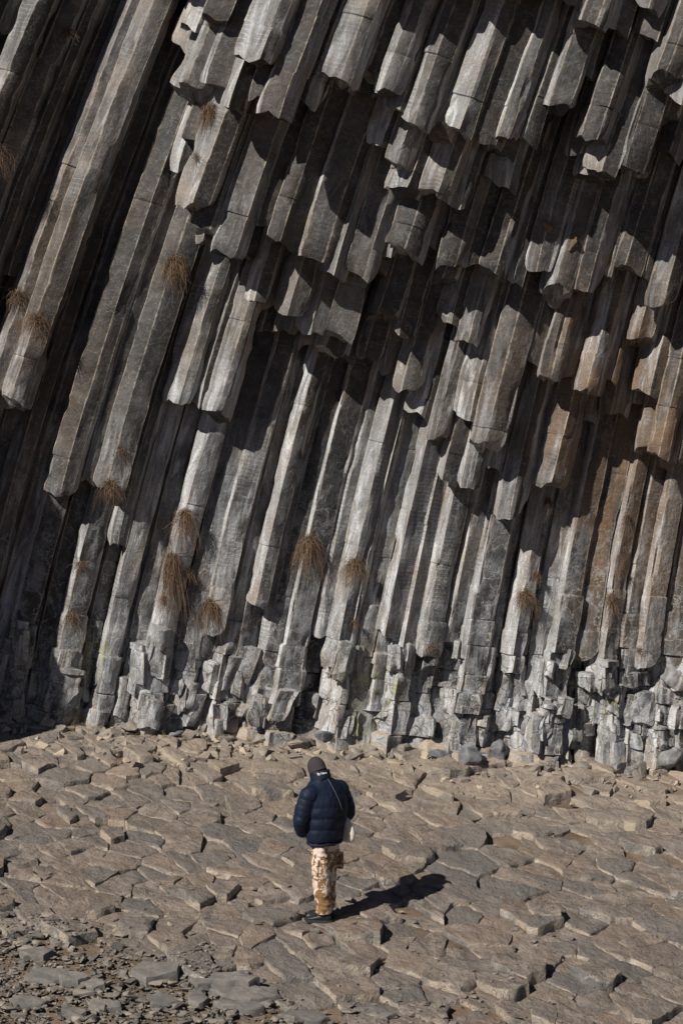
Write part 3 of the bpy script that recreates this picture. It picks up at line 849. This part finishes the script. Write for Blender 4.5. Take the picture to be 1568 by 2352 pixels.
def camo_material():
    m = NT('desert_camouflage'); P = m.obj()
    mp = m.n('ShaderNodeMapping'); m.put(mp.inputs[0], P); mp.inputs['Scale'].default_value = (6.5, 6.5, 5.2); mp.inputs['Rotation'].default_value = (.3, .5, .4)
    a = m.noise(mp.outputs[0], 1.25, 2.6, .62, 1.5)
    mp2 = m.n('ShaderNodeMapping'); m.put(mp2.inputs[0], P); mp2.inputs['Scale'].default_value = (9, 9, 30); mp2.inputs['Rotation'].default_value = (.5, -.35, .2)
    b = m.noise(mp2.outputs[0], 1.0, 2.0, .6, .8)
    f = m.ramp(m.math('ADD', a, m.mul(m.math('SUBTRACT', b, .5), .36)), .50, .515)
    c = m.mix(f, (.68, .55, .455), (.235, .135, .063))
    w_ = m.noise(P, 11.0, 4, .6)
    return m.done(c, .85, m.bump(m.math('ADD', w_, m.mul(m.noise(P, 150.0, 2), .1)), .5, .015), .15)
M_CAMO = camo_material()

def loft(rings, n=28, closed=True):
    """rings: (centre, axis a vector, axis b vector)"""
    V, F = [], []
    t = np.arange(n)*2*math.pi/n
    for c, a, b in rings:
        V.append(np.asarray(c, float) + np.cos(t)[:, None]*np.asarray(a, float) + np.sin(t)[:, None]*np.asarray(b, float))
    for i in range(len(rings)-1):
        for j in range(n):
            k = (j+1) % n; F.append([i*n+j, i*n+k, (i+1)*n+k, (i+1)*n+j])
    if closed:
        F.append(list(range(n))[::-1]); F.append([(len(rings)-1)*n+j for j in range(n)])
    return np.concatenate(V), F
def limb(pts, rad, n=20, sub=6, roll=None):
    """tapered tube through joints; roll = (count, depth) puffs along it"""
    pts = [np.array(p, float) for p in pts]; C, Rr, T = [], [], []
    for i in range(len(pts)-1):
        for k in range(sub):
            t = k/sub; C.append(pts[i]*(1-t)+pts[i+1]*t); Rr.append(rad[i]*(1-t)+rad[i+1]*t)
    C.append(pts[-1]); Rr.append(rad[-1]); C = np.array(C); Rr = np.array(Rr)
    for _ in range(2): C[1:-1] = .25*C[:-2]+.5*C[1:-1]+.25*C[2:]
    if roll:
        s = np.concatenate([[0], np.cumsum(np.linalg.norm(np.diff(C, axis=0), axis=1))]); s /= s[-1]
        Rr = Rr + roll[1]*(np.sqrt(np.abs(np.sin(np.pi*roll[0]*s)))-.75)
    rings = []
    for i in range(len(C)):
        d = C[min(i+1, len(C)-1)]-C[max(i-1, 0)]; d /= np.linalg.norm(d)
        a = np.cross(d, [.3, 1, .1]); a /= np.linalg.norm(a); b = np.cross(d, a)
        rings.append((C[i], a*Rr[i], b*Rr[i]))
    return loft(rings, n)
def ball(c, r, rot=None, n=24, m=14):
    rings = []
    M_ = np.array(rot) if rot is not None else np.eye(3)
    for i in range(m+1):
        th = math.pi*(i+.02)/(m+.04); s, k = math.sin(th), -math.cos(th)
        rings.append((np.array(c)+M_@np.array([0, 0, r[2]*k]), M_@np.array([r[0]*s, 0, 0]), M_@np.array([0, r[1]*s, 0])))
    return loft(rings, n)
def fuse(parts, voxel, smooth=2):
    """join the pieces into one continuous skin"""
    a = Acc()
    for V, F in parts: a.add(V, F)
    me = a.mesh('tmp', None, sharp=0); o = link('tmp', me)
    md = o.modifiers.new('r', 'REMESH'); md.mode = 'VOXEL'; md.voxel_size = voxel
    if smooth:
        ms = o.modifiers.new('s', 'SMOOTH'); ms.iterations = smooth; ms.factor = .5
    dg = bpy.context.evaluated_depsgraph_get(); ev = bpy.data.meshes.new_from_object(o.evaluated_get(dg))
    n = len(ev.vertices); V = np.zeros(n*3); ev.vertices.foreach_get('co', V); V = V.reshape(-1, 3)
    N = np.zeros(n*3); ev.vertices.foreach_get('normal', N); N = N.reshape(-1, 3)
    F = [list(p.vertices) for p in ev.polygons]
    bpy.data.objects.remove(o); bpy.data.meshes.remove(me); bpy.data.meshes.remove(ev)
    return V, F, N
PX, PY = -.20, -.40
PZ = max(ground_z(PX+dx, PY+dy) for dx, dy in ((-.15, -.08), (.03, -.08), (-.1, .09), (.05, .09))) - .006
person = link('person', None, loc=(PX, PY, PZ))
tag(person, 'person in navy puffer jacket, beanie and camouflage trousers standing with head bowed', 'person')
person.scale = (.955, .955, .955)
PH = math.radians(40); fv = np.array([-math.sin(PH), math.cos(PH), 0]); rv = np.array([math.cos(PH), math.sin(PH), 0]); zv = np.array([0, 0, 1.0])
def part(name, V, F, mat, parent=person, attrs=None, sharp=0):
    return link(name, make_mesh(name, V, F, mat, attrs, sharp=sharp), parent)
# head direction: bowed
bow = math.radians(32)
hf = fv*math.cos(bow) - zv*math.sin(bow); hu = zv*math.cos(bow) + fv*math.sin(bow)
HR = np.stack([rv, hf, hu], 1)
HC = np.array([.0, 0, 1.685]) + fv*.09
hp = lambda a, b, c: HC + HR@np.array([a, b, c])
# body (one continuous surface; mostly hidden by the clothes)
hipL, hipR = np.array([-.025, -.065, .90]), np.array([.085, .065, .90])
kneeL, kneeR = np.array([-.01, -.085, .50]), np.array([.065, .085, .50])
ankL, ankR = np.array([.015, -.085, .09]), np.array([.045, .095, .09])
shL, shR = np.array([.02, 0, 1.455])-rv*.212, np.array([.02, 0, 1.455])+rv*.212
elL, elR = np.array([-.235, -.16, 1.16]), np.array([.285, .17, 1.17])
wrL, wrR = np.array([.0, 0, .985])+fv*.13-rv*.17, np.array([.02, 0, .985])+fv*.13+rv*.17
bp_ = [loft([((.03, 0, .86), rv*.15, fv*.10), ((.03, 0, 1.0), rv*.14, fv*.10), ((.03, 0, 1.3), rv*.17, fv*.11), ((.02, 0, 1.46), rv*.17, fv*.09), ((.01, .01, 1.53), rv*.07, fv*.06)]),
       limb([np.array([.01, .01, 1.48]), np.array([.0, .03, 1.58]), HC-hu*.05], [.065, .058, .055]),
       ball(HC, (.074, .093, .112), HR), ball(hp(0, .045, -.055), (.055, .055, .06), HR), ball(hp(0, .102, -.012), (.013, .018, .022), HR),
       ball(hp(0, .088, .02), (.05, .016, .012), HR), ball(hp(0, .092, -.052), (.022, .010, .008), HR), ball(hp(0, .085, -.098), (.022, .018, .016), HR),
       ball(hp(-.076, -.005, -.01), (.009, .02, .03), HR), ball(hp(.076, -.005, -.01), (.009, .02, .03), HR)]
for sh, el, wr, h, k, an, sg in ((shL, elL, wrL, hipL, kneeL, ankL, 1), (shR, elR, wrR, hipR, kneeR, ankR, -1)):
    bp_ += [limb([sh, el+(wr-el)*.03, el+(wr-el)*.6], [.052, .042, .03]), limb([h, k, an], [.085, .055, .04])]
    wr = el+(wr-el)*.58; d = (wr-el)/np.linalg.norm(wr-el); side = np.cross(d, zv); side /= np.linalg.norm(side); up = np.cross(side, d)
    bp_.append(loft([(wr, side*.018, up*.028), (wr+d*.04, side*.016, up*.04), (wr+d*.085, side*.013, up*.04)]))
    for q, ln in enumerate((.062, .072, .066, .05)):
        b0 = wr+d*.08+up*(.03-.02*q); bp_.append(limb([b0, b0+d*ln*.5-side*.004*sg, b0+d*ln*.8-side*.022*sg], [.0085, .008, .0065], 10, 3))
    b0 = wr+d*.02+up*.035; bp_.append(limb([b0, b0+d*.03+up*.02, b0+d*.06+up*.022], [.011, .009, .007], 10, 3))
V, F, N = fuse(bp_, .0075, 2)
body = part('body', V, F, M_SKIN)
for sx in (-.03, .03):
    V, F = ball(hp(sx, .080, .004), (.011, .011, .011), HR, 12, 8); part('eye', V, F, M_WHITE, body)
# jacket
rings = []
prof = [(.885,.018,.185,.135),(.90,.018,.205,.150),(.93,.02,.222,.165),(1.07,.028,.240,.175),(1.2,.035,.255,.182),(1.33,.036,.262,.180),(1.45,.030,.250,.165),(1.53,.02,.205,.135),(1.585,.010,.130,.105),(1.61,.005,.095,.09)]
pz = np.array([p[0] for p in prof])
seams = np.array([.905, 1.065, 1.19, 1.315, 1.445, 1.60])
for z in np.arange(.885, 1.612, .008):
    cx, a, b = (np.interp(z, pz, [p[k] for p in prof]) for k in (1, 2, 3))
    i = np.clip(np.searchsorted(seams, z)-1, 0, 4); t = np.clip((z-seams[i])/(seams[i+1]-seams[i]), 0, 1)
    q = .017*(math.sqrt(max(math.sin(math.pi*t), 0))-.75)*(1 if z < 1.47 else .3)
    c = np.array([cx, 0, z]) + fv*np.interp(z, [.9, 1.3, 1.6], [-.01, -.015, .03])
    rings.append((c, rv*(a+q), fv*(b+q)))
jp = [loft(rings, 40)]
for sh, el, wr in ((shL, elL, wrL), (shR, elR, wrR)):
    jp.append(limb([sh*.55+np.array([.01, 0, 1.47])*.45, sh+np.array([0, 0, -.01]), el, wr], [.095, .107, .090, .068], 24, 12, (9, .013)))
V, F, N = fuse(jp, .0105, 1)
x, y, z = V.T
sd = np.min(np.abs(z[:, None]-seams[None]), 1)
gath = np.exp(-(sd/.035)**2)
V = V + N*(.006*gath*noise(x*38, y*38, z*5, 4) + .008*fbm(x*9, y*9, z*6, 6, 3))[:, None]
jacket = part('jacket', V, F, M_NAVY)
JB = BVHTree.FromPolygons([tuple(v*.955+np.array([PX, PY, PZ])) for v in V], F)
# hem with drawcord
hr = []
cc = np.array([.018, 0, .892])-fv*.01
for k in range(48):
    a = k*2*math.pi/48; hr.append(cc + rv*.203*math.cos(a) + fv*.150*math.sin(a) + zv*.004*math.sin(a*9))
def tube(pts, r, n=10, close=False):
    pts = np.array(pts); m = len(pts); rg_ = []
    for i in range(m):
        d = pts[(i+1) % m if close else min(i+1, m-1)]-pts[(i-1) % m if close else max(i-1, 0)]; d = d/np.linalg.norm(d)
        a = np.cross(d, [.2, .3, 1]); a /= np.linalg.norm(a); b = np.cross(d, a)
        rr = r(i) if callable(r) else r; rg_.append((pts[i], a*rr, b*rr))
    V, F = loft(rg_, n, not close)
    if close: F += [[(m-1)*n+j, (m-1)*n+(j+1) % n, (j+1) % n, j] for j in range(n)]
    return V, F
V, F = tube(hr, lambda i: .017+.003*math.sin(i*2.3), 10, True); part('hem', V, F, M_NAVY, jacket)
for o_, l_, s_ in ((-.100, .115, -.035), (-.082, .15, .01)):
    p0 = np.array([o_, -.125, .885]); V, F = tube([p0, p0+[s_*.2, -.012, -.05], p0+[s_, -.016, -l_]], .0032, 6); part('drawstring', V, F, M_DCORD, jacket)
# collar
ch = hu*.5+zv*.5; ch /= np.linalg.norm(ch)
cb = np.array([.008, 0, 1.575])+fv*.035
ca_, cb_ = rv, np.cross(ch, rv)
rr_ = []
for h, q in ((0, .112), (.02, .116), (.045, .113), (.07, .112), (.092, .108), (.098, .102), (.09, .094), (.05, .090), (.0, .088)):
    rr_.append((cb+ch*h, ca_*q*1.02, cb_*q*.98))
V, F = loft(rr_, 40, False)
x, y, z = V.T; V = V + (np.stack([x-cb[0], y-cb[1], 0*x], 1)*(.05*noise(x*30, y*30, z*30, 2))[:, None])
collar = part('collar', V, F, M_NAVY, jacket)
# lettering round the back of the collar
tc = bpy.data.curves.new('lettering', 'FONT'); tc.body = 'lly Hans'; tc.size = .034; tc.extrude = .0008; tc.align_x = 'CENTER'; tc.offset = .0007
to = link('tmp', tc); dg = bpy.context.evaluated_depsgraph_get(); tm = bpy.data.meshes.new_from_object(to.evaluated_get(dg))
TV = np.array([v.co[:] for v in tm.vertices]); TF = [list(p.vertices) for p in tm.polygons]
bpy.data.objects.remove(to)
# centre of the word faces back and a little to the right of the person's spine
a0 = math.radians(-90-24); ang = a0 + TV[:, 0]/.112; q = .1155+TV[:, 2]
V = cb + np.outer(.056+TV[:, 1], ch) + np.outer(np.cos(ang)*q*1.02, ca_) + np.outer(np.sin(ang)*q*.98, cb_)
part('lettering', V, TF, M_WHITE, collar)
# trousers
def leg(h, k, a, r):
    pts = [h+np.array([0, 0, .05]), h+(k-h)*.35, k, k+(a-k)*.55, a+np.array([0, 0, .06]), a+np.array([0, 0, .012])]
    return limb(pts, r, 24, 10)
tp = [loft([((.025, 0, .84), rv*.155, fv*.115), ((.022, 0, .90), rv*.18, fv*.135), ((.02, 0, .96), rv*.175, fv*.13)]),
      leg(hipL, kneeL, ankL, [.108, .108, .098, .092, .090, .078]), leg(hipR, kneeR, ankR, [.108, .106, .094, .088, .084, .076])]
V, F, N = fuse(tp, .0105, 1)
x, y, z = V.T
low = np.exp(-((z-.17)/.12)**2)+.6*np.exp(-((z-.72)/.10)**2)+.5*np.exp(-((z-.52)/.08)**2)
V = V + N*(.011*fbm(x*8, y*8, z*9, 12, 3) + .020*low*fbm(x*5+z*6, y*5, z*20, 14, 2))[:, None]
tro = part('trousers', V, F, M_CAMO)
def pocket(c, sx, sy, sz):
    V, F = ball(c, (sx, sy, sz), np.stack([rv, fv, zv], 1), 20, 12)
    d = V-c; q = np.max(np.abs(d@np.stack([rv/sx, fv/sy, zv/sz], 1)), 1)[:, None]; e = np.linalg.norm(d@np.stack([rv/sx, fv/sy, zv/sz], 1), axis=1)[:, None]
    return c + d*(e/np.maximum(q, .2))**.75, F
V, F = pocket(np.array([.175, .10, .655]), .028, .075, .10); part('cargo_pocket', V, F, M_CAMO, tro)
V, F = pocket(np.array([-.075, -.155, .64])+0*zv,   .020, .05, .095); part('cargo_pocket', V, F, M_CAMO, tro)
# shoes
def shoe(ank, yaw):
    f = np.array([-math.cos(yaw), math.sin(yaw), 0]); s = np.array([f[1], -f[0], 0])
    g = np.array([ank[0], ank[1], 0])
    st = [(-.085,.024,.055),(-.07,.036,.085),(-.04,.040,.105),(0,.042,.100),(.04,.043,.085),(.08,.046,.068),(.12,.048,.055),(.16,.043,.046),(.19,.030,.036),(.205,.012,.026)]
    rg_ = [(g+f*t+zv*(.022+h*.42), s*w_, zv*h*.52) for t, w_, h in st]
    V, F = loft(rg_, 20); sh_ = part('shoe', V, F, M_BLACK)
    ol = [(-.098, .018), (-.08, .036), (-.04, .043), (0, .043), (.06, .045), (.12, .051), (.165, .046), (.2, .030), (.214, .008)]
    P_ = [g+f*t+s*w_ for t, w_ in ol]+[g+f*t-s*w_ for t, w_ in ol[::-1]]; n = len(P_)
    tl = np.array([max(0, (p-g)@f-.13)**2*2.2 for p in P_])
    rg3 = [np.array(P_)+np.outer(tl+.0, zv), (np.array(P_)-g)*1.03+g+np.outer(tl*.8+.012, zv), (np.array(P_)-g)*1.01+g+np.outer(tl*.6+.034, zv)]
    V = np.concatenate(rg3); F = [[i*n+j, i*n+(j+1) % n, (i+1)*n+(j+1) % n, (i+1)*n+j] for i in range(2) for j in range(n)]+[list(range(n))[::-1], [2*n+j for j in range(n)]]
    part('sole', V, F, M_SOLE, sh_, sharp=40)
    for t in (.045, .065, .085):
        h = np.interp(t, [q[0] for q in st], [q[2] for q in st]); ww = np.interp(t, [q[0] for q in st], [q[1] for q in st])
        V, F = tube([g+f*t+s*ww*.7*k+zv*(.024+h*.42+h*.52*math.sqrt(1-(.7*k)**2)+.002) for k in (-1, -.5, 0, .5, 1)], .003, 6); part('lace', V, F, M_DCORD, sh_)
shoe(ankL, math.radians(10)); shoe(ankR, math.radians(24))
# beanie: ribbed knit cap
n = 132; rgs = []; ribs = []
t = np.arange(n)*2*math.pi/n; rib = .5+.5*np.cos(t*44)
for i, th in enumerate(np.linspace(.02, 2.02, 26)):
    q = math.sin(th); k = math.cos(th)
    if th > 1.75: q = math.sin(1.75)*(1.0+.03*math.sin((th-1.75)/.27*math.pi))
    rgs.append((q, k)); ribs.append(rib)
V = []
for q, k in rgs:
    r_ = q*(1+.022*(rib-.5))
    V.append(np.stack([hp(.093*a_*math.cos(tt_), .108*a_*math.sin(tt_), .012+.128*k) for a_, tt_ in zip(r_, t)]))
m_ = len(V)
for q, k in (rgs[-1],): V.append(np.stack([hp(.084*math.cos(tt_)*q, .098*math.sin(tt_)*q, .012+.128*k+.004) for tt_ in t]))
F = [[i*n+j, i*n+(j+1) % n, (i+1)*n+(j+1) % n, (i+1)*n+j][::-1] for i in range(m_) for j in range(n)]+[list(range(n))]
part('beanie', np.concatenate(V), F, M_KNIT, attrs={'rib': np.tile(rib, m_+1)})
# shoulder bag hanging at the right hip
bc = np.array([PX, PY, PZ]) + np.array([.245, .13, 0])*.955
BR = []
for z, a, b, dx in ((1.13, .012, .012, -.045), (1.11, .05, .022, -.035), (1.07, .105, .034, -.022), (.99, .138, .052, .0), (.93, .145, .060, .012), (.87, .14, .056, .010), (.83, .12, .045, .0), (.815, .08, .03, -.002)):
    BR.append((np.array([dx, 0, z]), fv*a, rv*b))
V, F = loft(BR, 36)
x, y, z = V.T
V = V+np.stack([.010*fbm(x*14, y*14, z*9, 3, 3), .010*fbm(x*14, y*14, z*9, 5, 3), .004*noise(x*20, y*20, z*9, 6)], 1)
bag = link('shoulder_bag', make_mesh('shoulder_bag', V, F, M_CANVAS, sharp=50), loc=bc)
tag(bag, 'cream canvas bag hanging at the right hip of the person on a thin shoulder cord', 'bag')
sp_ = [bc+np.array([-.045, 0, 1.125])]
for zx, zy in ((528,568),(515,535),(500,490),(472,430),(440,370),(415,325),(392,295),(372,280),(352,274),(340,273)):
    o, d = ray((1100+zx/1.96)*.57415, (2950+zy/1.96)*.57415); h = JB.ray_cast(o, d)
    if h[0] is not None: sp_.append(np.array(h[0]-d*.007))
sp_.append(sp_[-1]+np.array(fv*.08+zv*.0))
V, F = tube([p-bc for p in sp_], .0036, 8); link('strap', make_mesh('strap', V, F, M_CORD, sharp=0), bag)
